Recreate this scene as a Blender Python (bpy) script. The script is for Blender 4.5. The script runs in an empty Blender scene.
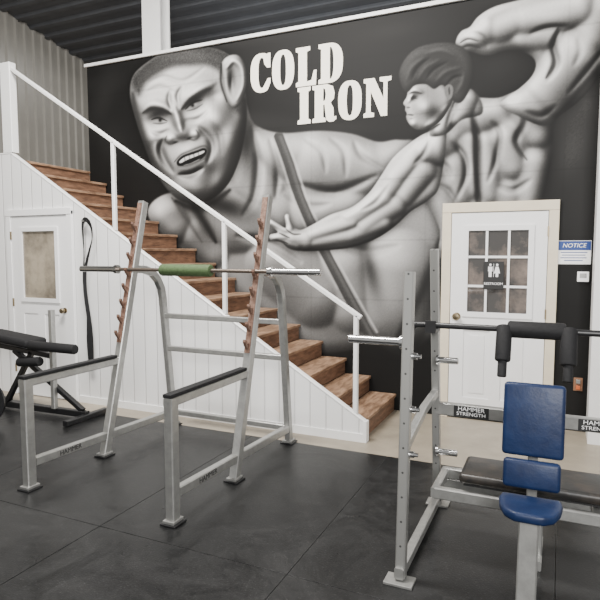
import bpy, bmesh, math, random
import numpy as np
from mathutils import Vector, Matrix, Euler
random.seed(4)
COL = bpy.context.scene.collection

# ------------------------------------------------------------ materials
def mat(name, col, rough=0.5, metal=0.0, noise=0.0, nscale=20.0, bump=0.0, col2=None, spec=None, stretch=None, p0=.3, p1=.7):
    m = bpy.data.materials.new(name); m.use_nodes = True
    nt = m.node_tree; b = nt.nodes["Principled BSDF"]
    b.inputs["Base Color"].default_value = (*col, 1)
    b.inputs["Roughness"].default_value = rough
    b.inputs["Metallic"].default_value = metal
    if spec is not None: b.inputs["Specular IOR Level"].default_value = spec
    if noise > 0 or bump > 0 or col2:
        tc = nt.nodes.new("ShaderNodeTexCoord")
        mp = nt.nodes.new("ShaderNodeMapping")
        if stretch: mp.inputs["Scale"].default_value = stretch
        nt.links.new(tc.outputs["Object"], mp.inputs["Vector"])
        n = nt.nodes.new("ShaderNodeTexNoise"); n.inputs["Scale"].default_value = nscale
        n.inputs["Detail"].default_value = 6; n.inputs["Roughness"].default_value = .65
        nt.links.new(mp.outputs["Vector"], n.inputs["Vector"])
        r = nt.nodes.new("ShaderNodeValToRGB")
        r.color_ramp.elements[0].position = p0; r.color_ramp.elements[1].position = p1
        c2 = col2 if col2 else tuple(min(1, c*(1+noise)) for c in col)
        c1 = col if col2 else tuple(c*(1-noise) for c in col)
        r.color_ramp.elements[0].color = (*c1, 1); r.color_ramp.elements[1].color = (*c2, 1)
        nt.links.new(n.outputs["Fac"], r.inputs["Fac"])
        nt.links.new(r.outputs["Color"], b.inputs["Base Color"])
        if bump > 0:
            bp = nt.nodes.new("ShaderNodeBump"); bp.inputs["Strength"].default_value = bump
            bp.inputs["Distance"].default_value = .01
            nt.links.new(n.outputs["Fac"], bp.inputs["Height"])
            nt.links.new(bp.outputs["Normal"], b.inputs["Normal"])
    return m

M_silver = mat("silver_powdercoat", (.30,.30,.29), .30, .65, 0, 18, .04, col2=(.40,.40,.385))
M_silver2 = mat("silver_worn", (.30,.30,.29), .38, .6, .15, 25, .03)
M_chrome = mat("chrome", (.60,.60,.60), .2, 1.0, .05, 40)
M_black = mat("black_steel", (.010,.010,.011), .4, .1, .3, 30)
M_blackpaint = mat("black_wall_paint", (.012,.012,.0125), .6, 0, .2, 5, spec=.3)
M_rubber = mat("black_foam", (.010,.010,.011), .75, 0, .3, 60, .2, spec=.3)
M_vinyl = mat("black_vinyl", (.008,.008,.008), .42, 0, .5, 9, .2, col2=(.045,.034,.026), p0=.42, p1=.78)
M_blue = mat("blue_vinyl", (.003,.010,.040), .45, 0, 0, 10, .35, col2=(.006,.019,.066), spec=.35)
M_rust = mat("rust_hook", (.085,.038,.026), .55, .2, .4, 40, .2, col2=(.24,.15,.11))
M_green = mat("green_pad", (.05,.085,.03), .8, 0, .3, 50, .3)
M_barsteel = mat("bar_steel", (.22,.18,.15), .35, .85, .2, 60)
M_wood = mat("stair_wood", (.15,.085,.05), .5, 0, .2, 6, .12, col2=(.40,.255,.16), stretch=(4,.9,4), p0=.38, p1=.68)
M_riser = mat("riser_wood", (.095,.05,.03), .6, 0, .2, 7, .1, col2=(.25,.135,.08), stretch=(1,.9,5), p0=.36, p1=.68)
M_white = mat("white_paint", (.80,.80,.79), .4, 0, .03, 5)
M_doorw = mat("door_white", (.82,.82,.82), .35, 0, .02, 5)
M_cream = mat("cream_trim", (.68,.60,.46), .5, 0, .05, 8)
M_conc = mat("concrete_floor", (.23,.20,.155), .45, 0, .2, 3, .05, col2=(.33,.285,.22))
M_letter = mat("letter_paint", (.93,.88,.76), .6, 0, .03, 8)
M_brass = mat("aged_brass", (.32,.26,.17), .3, 1)
M_label = mat("label_black", (.012,.012,.012), .5)
M_signw = mat("sign_white", (.88,.88,.88), .4)
M_signb = mat("sign_blue", (.008,.04,.20), .5)
M_outlet = mat("brown_outlet", (.22,.11,.06), .5)
M_orange = mat("orange_plug", (.5,.11,.03), .5)
M_pane = mat("door_pane", (.055,.052,.050), .04, 0, .3, 2.4, 0, col2=(.24,.19,.16), p0=.40, p1=.66, spec=.8)  # brown mottling imitates reflections and the interior seen in the glass
M_pane2 = mat("door_pane_tan", (.13,.11,.085), .04, 0, .3, 2.2, 0, col2=(.36,.31,.235), p0=.38, p1=.62, spec=.8)  # tan mottling stands in for the interior reflected in this pane

def perforated(name, xc, half, period, rad):
    m = bpy.data.materials.new(name); m.use_nodes = True
    nt = m.node_tree; b = nt.nodes["Principled BSDF"]; L=nt.links.new
    b.inputs["Roughness"].default_value=.30; b.inputs["Metallic"].default_value=.65
    g=nt.nodes.new("ShaderNodeNewGeometry"); sp=nt.nodes.new("ShaderNodeSeparateXYZ"); L(g.outputs["Position"],sp.inputs[0])
    def M(op,a,v=None):
        n=nt.nodes.new("ShaderNodeMath"); n.operation=op
        L(a,n.inputs[0])
        if v is not None:
            if isinstance(v,float): n.inputs[1].default_value=v
            else: L(v,n.inputs[1])
        return n.outputs[0]
    dx=M('SUBTRACT',M('ABSOLUTE',M('SUBTRACT',sp.outputs[0],xc)),half)
    zz=M('MULTIPLY',M('SUBTRACT',M('FRACT',M('DIVIDE',sp.outputs[2],period)),.5),period)
    d=M('SQRT',M('ADD',M('MULTIPLY',dx,dx),M('MULTIPLY',zz,zz)))
    h=M('LESS_THAN',d,rad)
    mx=nt.nodes.new("ShaderNodeMix"); mx.data_type='RGBA'; mx.inputs[6].default_value=(.38,.38,.365,1); mx.inputs[7].default_value=(.10,.10,.10,1)
    L(h,mx.inputs[0]); L(mx.outputs[2],b.inputs["Base Color"])
    return m
M_perf = perforated("perforated_silver", -.06, .60, .12, .0055)

def ribmat(name, base, period, axis, dark=.8):
    m = bpy.data.materials.new(name); m.use_nodes = True
    nt = m.node_tree; b = nt.nodes["Principled BSDF"]; b.inputs["Roughness"].default_value = .4
    tc = nt.nodes.new("ShaderNodeTexCoord"); sp = nt.nodes.new("ShaderNodeSeparateXYZ")
    nt.links.new(tc.outputs["Object"], sp.inputs[0])
    mu = nt.nodes.new("ShaderNodeMath"); mu.operation = 'MULTIPLY'; mu.inputs[1].default_value = 1/period
    nt.links.new(sp.outputs[axis], mu.inputs[0])
    fr = nt.nodes.new("ShaderNodeMath"); fr.operation = 'FRACT'; nt.links.new(mu.outputs[0], fr.inputs[0])
    pp = nt.nodes.new("ShaderNodeMath"); pp.operation = 'PINGPONG'; pp.inputs[1].default_value = .5
    nt.links.new(fr.outputs[0], pp.inputs[0])
    r = nt.nodes.new("ShaderNodeValToRGB"); r.color_ramp.elements[0].position = 0; r.color_ramp.elements[1].position = .06
    r.color_ramp.elements[0].color = (0,0,0,1); r.color_ramp.elements[1].color = (1,1,1,1)
    nt.links.new(pp.outputs[0], r.inputs["Fac"])
    mx = nt.nodes.new("ShaderNodeMix"); mx.data_type = 'RGBA'
    mx.inputs[6].default_value = (*[c*dark for c in base], 1); mx.inputs[7].default_value = (*base, 1)  # groove lines tinted darker to imitate their shade, on top of the bump
    nt.links.new(r.outputs["Color"], mx.inputs[0]); nt.links.new(mx.outputs[2], b.inputs["Base Color"])
    bp = nt.nodes.new("ShaderNodeBump"); bp.inputs["Strength"].default_value = .6; bp.inputs["Distance"].default_value = .01
    nt.links.new(r.outputs["Color"], bp.inputs["Height"]); nt.links.new(bp.outputs["Normal"], b.inputs["Normal"])
    return m
M_bead = ribmat("beadboard_white", (.78,.78,.775), .152, 0)
M_corr = mat("corrugated_beige", (.28,.27,.245), .4, .2, .05, 6)
M_corrd = mat("corrugated_dark", (.085,.09,.10), .4, .3, .1, 6)

def rubber():
    m = bpy.data.materials.new("rubber_mat"); m.use_nodes = True
    nt = m.node_tree; b = nt.nodes["Principled BSDF"]; L=nt.links.new
    g = nt.nodes.new("ShaderNodeNewGeometry")
    def noise(s,d,r,dist=0):
        n=nt.nodes.new("ShaderNodeTexNoise"); n.inputs["Scale"].default_value=s; n.inputs["Detail"].default_value=d; n.inputs["Roughness"].default_value=r; n.inputs["Distortion"].default_value=dist
        L(g.outputs["Position"],n.inputs["Vector"]); return n.outputs["Fac"]
    def ramp(f,p0,c0,p1,c1):
        r=nt.nodes.new("ShaderNodeValToRGB"); r.color_ramp.elements[0].position=p0; r.color_ramp.elements[1].position=p1
        r.color_ramp.elements[0].color=(*c0,1); r.color_ramp.elements[1].color=(*c1,1); L(f,r.inputs["Fac"]); return r.outputs["Color"]
    def add(a,b2):
        mx=nt.nodes.new("ShaderNodeMix"); mx.data_type='RGBA'; mx.blend_type='ADD'; mx.inputs[0].default_value=1
        L(a,mx.inputs[6]); L(b2,mx.inputs[7]); return mx.outputs[2]
    big=noise(1.5,12,.80,.8); mid=noise(26,10,.85); fine=noise(95,3,.6)
    c=ramp(big,.42,(.004,.0042,.0045),.66,(.021,.0212,.0215))
    c=add(c,ramp(mid,.52,(0,0,0),.76,(.022,.022,.022)))
    c=add(c,ramp(fine,.60,(0,0,0),.70,(.028,.0285,.0285)))
    L(c,b.inputs["Base Color"]); b.inputs["Specular IOR Level"].default_value=.28
    rr=ramp(big,.35,(.26,.26,.26),.7,(.50,.50,.50)); L(rr,b.inputs["Roughness"])
    bp = nt.nodes.new("ShaderNodeBump"); bp.inputs["Strength"].default_value=.3; bp.inputs["Distance"].default_value=.003
    L(fine, bp.inputs["Height"]); L(bp.outputs["Normal"], b.inputs["Normal"])
    return m
M_mat = rubber()

# ------------------------------------------------------------ helpers
def thing(name, label, cat, loc=(0,0,0), group=None):
    e = bpy.data.objects.new(name, None); e.location = loc; e.empty_display_size = .1
    COL.objects.link(e); e["label"] = label; e["category"] = cat
    if group: e["group"] = group
    return e
def adopt(o, parent):
    if parent is not None:
        o.parent = parent
        m = Matrix.Translation(parent.location)
        o.matrix_parent_inverse = m.inverted() if parent.type == 'EMPTY' else Matrix.Identity(4)
    return o
def mk(name, verts, faces, m, parent=None, smooth=False, bevel=0):
    me = bpy.data.meshes.new(name); me.from_pydata([tuple(v) for v in verts], [], faces)
    bm = bmesh.new(); bm.from_mesh(me); bmesh.ops.recalc_face_normals(bm, faces=bm.faces); bm.to_mesh(me); bm.free()
    me.materials.append(m)
    if smooth:
        for p in me.polygons: p.use_smooth = True
    o = bpy.data.objects.new(name, me); COL.objects.link(o); adopt(o, parent)
    if bevel:
        b = o.modifiers.new("bevel", 'BEVEL'); b.width = bevel; b.segments = 3; b.limit_method = 'ANGLE'
    return o
def boxdata(x0,x1,y0,y1,z0,z1):
    v = [(x,y,z) for x in (x0,x1) for y in (y0,y1) for z in (z0,z1)]
    f = [(0,1,3,2),(4,6,7,5),(0,4,5,1),(2,3,7,6),(0,2,6,4),(1,5,7,3)]
    return v, f
def box(name,x0,x1,y0,y1,z0,z1,m,parent=None,bevel=0):
    v,f = boxdata(x0,x1,y0,y1,z0,z1); return mk(name,v,f,m,parent,False,bevel)
def merge(parts):
    V=[];F=[]
    for v,f in parts:
        o=len(V); V+=list(v); F+=[tuple(i+o for i in q) for q in f]
    return V,F
def sweepdata(pts, prof, side=(1,0,0)):
    pts=[Vector(p) for p in pts]; V=[];F=[];n=len(prof)
    S0=Vector(side)
    for i,p in enumerate(pts):
        if i==0: t=(pts[1]-p).normalized(); k=1
        elif i==len(pts)-1: t=(p-pts[i-1]).normalized(); k=1
        else:
            t1=(p-pts[i-1]).normalized(); t2=(pts[i+1]-p).normalized(); t=(t1+t2).normalized(); k=1/max(.5,t.dot(t1))
        s=(S0-t*S0.dot(t)).normalized(); b=s.cross(t).normalized()
        for a,c in prof: V.append(p+s*a+b*c*k)
    for i in range(len(pts)-1):
        for j in range(n):
            F.append((i*n+j,i*n+(j+1)%n,(i+1)*n+(j+1)%n,(i+1)*n+j))
    F.append(tuple(range(n))); F.append(tuple(range((len(pts)-1)*n,len(pts)*n)))
    return V,F
def rect(w,h,c=.006):
    w/=2;h/=2
    return [(-w+c,-h),(w-c,-h),(w,-h+c),(w,h-c),(w-c,h),(-w+c,h),(-w,h-c),(-w,-h+c)]
def circ(r,n=20): return [(r*math.cos(2*math.pi*i/n),r*math.sin(2*math.pi*i/n)) for i in range(n)]
def tube(name,pts,w,h,m,parent=None,side=(1,0,0)):
    v,f=sweepdata(pts,rect(w,h),side); return mk(name,v,f,m,parent)
def sharp(o):
    md=o.modifiers.new("edge",'EDGE_SPLIT'); md.split_angle=math.radians(40)
def rod(name,pts,r,m,parent=None,side=(0,0,1),n=20):
    v,f=sweepdata(pts,circ(r,n),side); o=mk(name,v,f,m,parent,True); sharp(o); return o
def lathedata(p0,d,prof,n=28):
    p0=Vector(p0); d=Vector(d).normalized(); u=d.orthogonal().normalized(); w=d.cross(u); V=[];F=[]
    for s,r in prof:
        for i in range(n):
            a=2*math.pi*i/n; V.append(p0+d*s+(u*math.cos(a)+w*math.sin(a))*max(r,.0005))
    for k in range(len(prof)-1):
        for i in range(n): F.append((k*n+i,k*n+(i+1)%n,(k+1)*n+(i+1)%n,(k+1)*n+i))
    F.append(tuple(range(n))); F.append(tuple(range((len(prof)-1)*n,len(prof)*n)))
    return V,F
def lathe(name,p0,d,prof,m,parent=None,n=28):
    v,f=lathedata(p0,d,prof,n); o=mk(name,v,f,m,parent,True); sharp(o); return o
def foam(L,r,c=.012): return [(0,r*.35),(0,r-c),(c*.3,r-c*.3),(c,r),(L-c,r),(L-c*.3,r-c*.3),(L,r-c),(L,r*.35)]
def cushion(name,x0,x1,y0,y1,z0,z1,m,parent,r=.02,seg=4,rot=None,piv=None):
    o=box(name,x0,x1,y0,y1,z0,z1,m,parent)
    b=o.modifiers.new("bevel",'BEVEL'); b.width=r; b.segments=seg
    for p in o.data.polygons: p.use_smooth=True
    if rot:
        R=Matrix.Translation(piv)@rot@Matrix.Translation(-Vector(piv)); o.data.transform(R)
    return o
def text(name,body,size,loc,m,parent=None,extrude=.0008,rot=(math.pi/2,0,0),xs=1,shear=0):
    cu=bpy.data.curves.new(name,'FONT'); cu.body=body; cu.size=size; cu.extrude=extrude; cu.align_x='CENTER'; cu.align_y='CENTER'; cu.shear=shear
    t=bpy.data.objects.new(name+"_tmp",cu); COL.objects.link(t)
    dg=bpy.context.evaluated_depsgraph_get(); me=bpy.data.meshes.new_from_object(t.evaluated_get(dg))
    bpy.data.objects.remove(t)
    me.transform(Matrix.Translation(loc)@Euler(rot).to_matrix().to_4x4()@Matrix.Diagonal((xs,1,1,1)))
    me.materials.clear(); me.materials.append(m)
    o=bpy.data.objects.new(name,me); COL.objects.link(o); adopt(o,parent); return o
def struct(o): o["kind"]="structure"; return o

# ------------------------------------------------------------ room shell
YW=5.65; YS=4.55; ZT=3.94; XL=-5.54; XR=.26
struct(box("floor",-7.6,4,-3,8.4,-.3,-.012,M_conc))
struct(box("wall_back",XL,XR,YW,YW+.14,-.012,ZT,M_blackpaint))
struct(box("trim_1",XL-.02,XR+.02,YW-.03,YW+.17,ZT,ZT+.035,M_white))
struct(box("wall_right",XR,3.9,YW-.35,YW+.14,-.012,5.0,M_white))
def corr_profile(L,period=.2,h=.03):
    pts=[];s=0
    while s<L:
        pts+=[(s,0),(s+period*.55,0),(s+period*.65,h),(s+period*.9,h)]
        s+=period
    pts.append((s,0)); return pts
pr=corr_profile(11.2,.16,.03); V=[];F=[]
for s,h in pr: V+=[(-7.5+h,-3+s,-.012),(-7.5+h,-3+s,6.6)]
for i in range(len(pr)-1): F.append((2*i,2*i+1,2*i+3,2*i+2))
struct(mk("wall_left",V,F,M_corr))
pr=corr_profile(11.5,.16,.03); V=[];F=[]
for s,h in pr: V+=[(-7.5+s,8.2-h,-.012),(-7.5+s,8.2-h,5.2)]
for i in range(len(pr)-1): F.append((2*i,2*i+1,2*i+3,2*i+2))
struct(mk("wall_far",V,F,M_corr))
pr=corr_profile(10.4,.26,.035); V=[];F=[]
for s,h in pr:
    y=-2+s; z=6.15-.17*y-h; V+=[(-7.6,y,z),(4,y,z)]
for i in range(len(pr)-1): F.append((2*i,2*i+1,2*i+3,2*i+2))
struct(mk("ceiling",V,F,M_corrd))
c=thing("support_column","white painted steel column rising behind the mural wall","column",(-4.76,6.0,0))
V=[(x,y,z) for z in (-.012,5.12) for x,y in [(-4.90,5.95),(-4.62,5.95),(-4.62,5.97),(-4.75,5.97),(-4.75,6.13),(-4.62,6.13),(-4.62,6.15),(-4.90,6.15),(-4.90,6.13),(-4.77,6.13),(-4.77,5.97),(-4.90,5.97)]]
F=[tuple(range(12)),tuple(range(12,24))]+[(i,(i+1)%12,12+(i+1)%12,12+i) for i in range(12)]
mk("shaft",V,F,M_white,c)

RISE=.165; RUN=.2688; X0=-1.50; NS=16
xt=X0-RUN*(NS-1)+.03-.12
def skirt(x): return .16+RISE/RUN*(X0+.03-x)
zl=skirt(xt)
prof=[(X0+.03,-.012),(X0+.03,.16),(xt,zl),(-7.45,zl),(-7.45,-.012)]
n=len(prof)
V=[(x,YS,z) for x,z in prof]+[(x,YS+.05,z) for x,z in prof]
F=[tuple(range(n)),tuple(range(n,2*n))]+[(i,(i+1)%n,n+(i+1)%n,n+i) for i in range(n)]
struct(mk("wall_stairs",V,F,M_bead))
struct(tube("trim_2",[(X0+.035,YS+.025,.162),(xt,YS+.025,zl+.002),(-7.45,YS+.025,zl+.002)],.058,.02,M_white,None,(0,1,0)))
struct(box("trim_3",X0+.02,X0+.05,YS-.01,YS+.06,-.012,.17,M_white))
struct(box("baseboard_stairs",-4.70,X0+.02,YS-.012,YS,-.012,.06,M_white))
xl=X0-RUN*(NS-1)
struct(box("floor_landing",-7.45,xl-RUN-.01,YS+.06,8.15,RISE*NS-.2,RISE*NS,M_wood))

st=thing("staircase","brown worn wooden staircase rising against the painted wall","stairs",(X0,5.1,0))
for i in range(NS):
    z=RISE*(i+1); x=X0-RUN*i
    box("tread",x-RUN,x+.018,YS+.06,YW-.02,z-.03,z,M_wood,st,.006)
    box("riser",x-.02,x-.004,YS+.06,YW-.02,z-RISE+ (0 if i else -.012),z-.031,M_riser,st)
rl=thing("stair_railing","white square-tube stair handrail on slim posts","railing",(X0,YS+.03,0))
def railz(x): return 1.08+.632*(-1.56-x)
for x in (-1.56,-2.86,-4.17):
    tube("post",[(x,YS+.025,skirt(x)+.012),(x,YS+.025,railz(x)-.01)],.04,.04,M_white,rl)
tube("corner_post",[(-5.66,YS+.04,zl+.012),(-5.66,YS+.04,railz(-5.62)+.05)],.15,.09,M_white,rl)
tube("handrail",[(-1.52,YS+.025,railz(-1.52)),(-5.60,YS+.025,railz(-5.60))],.04,.04,M_white,rl,(0,1,0))
tube("guard_rail",[(-5.72,YS+.025,railz(-5.62)),(-7.3,YS+.025,railz(-5.62))],.04,.045,M_white,rl,(0,1,0))

base=None
for ix in range(-4,3):
    for iy in range(3):
        x0=-1.19+1.22*ix; y1=4.28-1.83*iy
        if base is None:
            base=box("rubber_mat",.001,1.219,-1.829,-.001,-.012,0,M_mat,None,.003); o=base
        else:
            o=base.copy(); COL.objects.link(o)
        o.location=(x0,y1,0); o["label"]="black speckled rubber gym floor mat"; o["category"]="floor mat"; o["group"]="rubber floor mats"

# ------------------------------------------------------------ doors
def frame_rects(a,b,z0,z1,w,y0,y1):
    return [boxdata(a-w,a+w,y0,y1,z0-w,z1+w),boxdata(b-w,b+w,y0,y1,z0-w,z1+w),
            boxdata(a+w,b-w,y0+.0006,y1,z0-w,z0+w),boxdata(a+w,b-w,y0+.0006,y1,z1-w,z1+w)]
def door9():
    d=thing("door_1","","",(-.53,YW,0)); del d["label"]; del d["category"]; d["kind"]="structure"
    x0,x1=-1.05,-.02; y=YW-.03
    fr=[boxdata(x0,x0+.085,y,YW,-.012,2.06),boxdata(x1-.085,x1,y,YW,-.012,2.06),boxdata(x0,x1,y-.004,YW,1.985,2.075)]
    mk("door_frame",*merge(fr),M_cream,d,bevel=.003)
    a,b=x0+.09,x1-.09
    wz0,wz1=1.01,1.84; wa,wb=a+.13,b-.13
    sl=[boxdata(a,b,YW-.012,YW-.004,0,1.98),
        boxdata(a,wa,YW-.022,YW-.012,0,1.98),boxdata(wb,b,YW-.022,YW-.012,0,1.98),
        boxdata(wa,wb,YW-.022,YW-.012,wz1,1.98),boxdata(wa,wb,YW-.022,YW-.012,.86,wz0),
        boxdata(wa,wb,YW-.022,YW-.012,0,.2),
        boxdata((wa+wb)/2-.05,(wa+wb)/2+.05,YW-.022,YW-.012,.2,.86),
        boxdata(wa+.05,(wa+wb)/2-.1,YW-.018,YW-.012,.25,.81),boxdata((wa+wb)/2+.1,wb-.05,YW-.018,YW-.012,.25,.81)]
    mk("door_panel",*merge(sl),M_doorw,d)
    mk("window_pane",*boxdata(wa,wb,YW-.016,YW-.013,wz0,wz1),M_pane,d)
    mu=frame_rects(wa+.005,wb-.005,wz0+.005,wz1-.005,.024,YW-.034,YW-.016)
    for i in (1,2):
        xx=wa+(wb-wa)*i/3; zz=wz0+(wz1-wz0)*i/3
        mu+=[boxdata(xx-.011,xx+.011,YW-.028,YW-.016,wz0+.028,wz1-.028),boxdata(wa+.028,wb-.028,YW-.0272,YW-.016,zz-.011,zz+.011)]
    mk("window_grille",*merge(mu),M_doorw,d)
    lathe("door_knob",(a+.065,YW-.022,.99),(0,-1,0),[(0,.036),(.008,.036),(.01,.014),(.03,.014),(.035,.03),(.05,.036),(.062,.028),(.066,.005)],M_brass,d)
    for z in (.25,1.0,1.75): box("hinge",b-.004,b+.008,YW-.036,YW-.02,z,z+.09,M_brass,d)
door9()
def door2():
    d=thing("door_2","","",(-5.2,YS,0)); del d["label"]; del d["category"]; d["kind"]="structure"
    x0,x1=-5.71,-4.72; y=YS-.03
    fr=[boxdata(x0,x0+.07,y,YS,-.012,2.05),boxdata(x1-.07,x1,y,YS,-.012,2.05),boxdata(x0,x1,y-.004,YS,2.01,2.08)]
    mk("door_frame",*merge(fr),M_doorw,d,bevel=.003)
    a,b=x0+.075,x1-.075; wa,wb=a+.15,b-.15; wz0,wz1=1.08,1.86
    sl=[boxdata(a,b,YS-.012,YS-.004,0,2.0),boxdata(a,wa,YS-.02,YS-.012,0,2.0),boxdata(wb,b,YS-.02,YS-.012,0,2.0),
        boxdata(wa,wb,YS-.02,YS-.012,wz1,2.0),boxdata(wa,wb,YS-.02,YS-.012,.93,wz0),boxdata(wa,wb,YS-.02,YS-.012,0,.22),
        boxdata((wa+wb)/2-.05,(wa+wb)/2+.05,YS-.02,YS-.012,.22,.93)]
    mk("door_panel",*merge(sl),M_doorw,d)
    mk("window_pane",*boxdata(wa,wb,YS-.016,YS-.013,wz0,wz1),M_pane2,d)
    mk("window_frame",*merge(frame_rects(wa,wb,wz0,wz1,.022,YS-.034,YS-.016)),M_doorw,d)
    lathe("door_knob",(b-.06,YS-.02,.98),(0,-1,0),[(0,.03),(.008,.03),(.01,.012),(.03,.012),(.035,.026),(.05,.03),(.062,.024),(.066,.005)],M_brass,d)
    for z in (.25,1.0,1.75): box("hinge",a-.008,a+.004,YS-.036,YS-.02,z,z+.09,M_brass,d)
door2()

# restroom sign
s=thing("restroom_sign","black restroom sign with white man and woman symbols","sign",(-.56,YW-.04,1.4))
sx,sz=-.565,1.40; sy=YW-.040
box("plate",sx-.09,sx+.09,sy,sy+.004,sz-.14,sz+.12,M_label,s,.003)
def disc(cx,cz,r,y,n=14):
    return [(cx+r*math.cos(2*math.pi*i/n),y,cz+r*math.sin(2*math.pi*i/n)) for i in range(n)],[tuple(range(n))]
def pol(pts,y): return [(x,y,z) for x,z in pts],[tuple(range(len(pts)))]
y=sy-.001; K=.86
def q(pts): return pol([(sx+K*a,sz+.028+K*b) for a,b in pts],y)
ic=[disc(sx-.035*K,sz+.028+.072*K,.013*K,y),q([(-.058,.052),(-.012,.052),(-.012,.0),(-.02,.0),(-.02,-.06),(-.05,-.06),(-.05,0),(-.058,0)]),
    disc(sx+.035*K,sz+.028+.072*K,.013*K,y),q([(.02,.052),(.05,.052),(.066,-.02),(.048,-.02),(.048,-.06),(.022,-.06),(.022,-.02),(.004,-.02)]),
    q([(-.002,.085),(.002,.085),(.002,-.06),(-.002,-.06)])]
mk("pictogram",*merge(ic),M_signw,s)
text("lettering","RESTROOM",.033,(sx,sy-.001,sz-.088),M_signw,s)
s=thing("notice_sign","white safety notice sign with blue header on the black wall","sign",(.11,YW-.005,1.6))
box("plate",-.03,.245,YW-.009,YW-.004,1.50,1.71,M_signw,s,.003)
box("header",-.026,.241,YW-.0115,YW-.009,1.625,1.706,M_signb,s)
text("lettering","NOTICE",.052,(.107,YW-.013,1.665),M_signw,s,shear=.2)
bars=[]
for i,(a,b) in enumerate([(0,.215),(.01,.2),(0,.21),(.03,.18)]):
    z=1.605-.024*i; bars.append(boxdata(a,b,YW-.0102,YW-.009,z-.003,z+.004))
mk("fine_print",*merge(bars),M_signb,s)
s=thing("thermostat","small white wall thermostat with grey display","thermostat",(.19,YW,1.39))
box("housing",.14,.235,YW-.028,YW-.004,1.345,1.435,M_signw,s,.006)
box("display",.16,.215,YW-.030,YW-.028,1.38,1.42,M_silver2,s)
s=thing("power_outlet","brown wall outlet with an orange plug","outlet",(.18,YW,.42))
box("cover_plate",.145,.22,YW-.012,YW-.004,.36,.48,M_outlet,s,.003)
box("plug",.165,.2,YW-.03,YW-.012,.43,.465,M_silver2,s,.003)
box("plug",.165,.2,YW-.03,YW-.012,.375,.41,M_orange,s,.003)

# ------------------------------------------------------------ the mural (painted artwork on the wall)
TH=math.radians(24.5); PT=math.atan(47/570.); ct,sn=math.cos(TH),math.sin(TH); cp,sp=math.cos(PT),math.sin(PT)
step=.0085
nx=int((XR-XL)/step); nz=int((ZT+.01)/step); SH=(nz+1,nx+1)
xs=np.linspace(XL,XR,nx+1); zs=np.linspace(-.012,ZT,nz+1)
XX,ZZ=np.meshgrid(xs,zs); XX=XX.ravel(); ZZ=ZZ.ravel()
r_=XX*ct+YW*sn; f_=-XX*sn+YW*ct; dz=ZZ-1.6
dep=f_*cp-dz*sp; U=300+570*r_/dep; Vv=300-570*(f_*sp+dz*cp)/dep
dU=np.gradient(U.reshape(SH),axis=1); dV=np.gradient(Vv.reshape(SH),axis=0)
G=np.full(U.shape,.075)
def cr(pts,closed,n=5):
    P=[np.array(p,float) for p in pts]; N=len(P); out=[]
    rng=range(N) if closed else range(N-1)
    for i in rng:
        p0=P[(i-1)%N] if closed or i>0 else P[0]; p1=P[i]; p2=P[(i+1)%N]
        p3=P[(i+2)%N] if closed or i+2<N else P[-1]
        for k in range(n):
            t=k/n
            out.append(.5*((2*p1)+(-p0+p2)*t+(2*p0-5*p1+4*p2-p3)*t*t+(-p0+3*p1-3*p2+p3)*t**3))
    if not closed: out.append(P[-1])
    return np.array(out)
def fill(pts,g,soft=1.2,a=1,smooth=True,clip=None,paint=True):
    P=cr(pts,True) if smooth else np.array(pts,float)
    x0,y0=P.min(0)-soft*2; x1,y1=P.max(0)+soft*2
    idx=np.where((U>x0)&(U<x1)&(Vv>y0)&(Vv<y1))[0]; u=U[idx];v=Vv[idx]
    ins=np.zeros(len(u),bool); d=np.full(len(u),1e9); N=len(P)
    for i in range(N):
        ax,ay=P[i]; bx,by=P[(i+1)%N]
        if ay!=by:
            c=((ay>v)!=(by>v))&(u<(bx-ax)*(v-ay)/(by-ay)+ax); ins^=c
        L=(bx-ax)**2+(by-ay)**2+1e-9
        t=np.clip(((u-ax)*(bx-ax)+(v-ay)*(by-ay))/L,0,1)
        d=np.minimum(d,(u-ax-t*(bx-ax))**2+(v-ay-t*(by-ay))**2)
    sd=np.sqrt(d)*np.where(ins,1,-1)
    al=np.clip(sd/(2*soft)+.5,0,1); al=al*al*(3-2*al)
    M=np.zeros(U.shape); M[idx]=al
    if clip is not None: M=M*clip
    if paint: G[:]=G*(1-M*a)+g*M*a
    return M
def mask(pts,soft=1.0): return fill(pts,0,soft,paint=False)
def seg(pts,w,smooth=True):
    P=cr(pts,False) if smooth and len(pts)>2 else np.array(pts,float)
    R=w*2.6
    x0,y0=P.min(0)-R; x1,y1=P.max(0)+R
    idx=np.where((U>x0)&(U<x1)&(Vv>y0)&(Vv<y1))[0]; u=U[idx];v=Vv[idx]
    d=np.full(len(u),1e9); s=np.zeros(len(u)); N=len(P)-1
    for i in range(N):
        ax,ay=P[i]; bx,by=P[i+1]; L=(bx-ax)**2+(by-ay)**2+1e-9
        t=np.clip(((u-ax)*(bx-ax)+(v-ay)*(by-ay))/L,0,1)
        q=(u-ax-t*(bx-ax))**2+(v-ay-t*(by-ay))**2
        m=q<d; d=np.where(m,q,d); s=np.where(m,(i+t)/N,s)
    return idx,np.sqrt(d),s
def stroke(pts,g,w,a=.8,clip=None,hard=False,taper=True):
    idx,d,s=seg(pts,w)
    ww=w*(.35+.65*np.sin(np.pi*s)) if taper else w
    al=np.clip((ww-d)/1.2+.5,0,1) if hard else np.exp(-(d/ww)**2)
    al=al*a
    if clip is not None: al=al*clip[idx]
    G[idx]=G[idx]*(1-al)+g*al
def gau(x,y,rx,ry,ang):
    c,s=math.cos(math.radians(ang)),math.sin(math.radians(ang))
    du=U-x;dv=Vv-y; p=(du*c+dv*s)/rx; q=(-du*s+dv*c)/ry
    return np.exp(-(p*p+q*q))
def blob(x,y,rx,ry,ang,g,a=.6,clip=None):
    al=a*gau(x,y,rx,ry,ang)
    if clip is not None: al=al*clip
    G[:]=G*(1-al)+g*al
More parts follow.
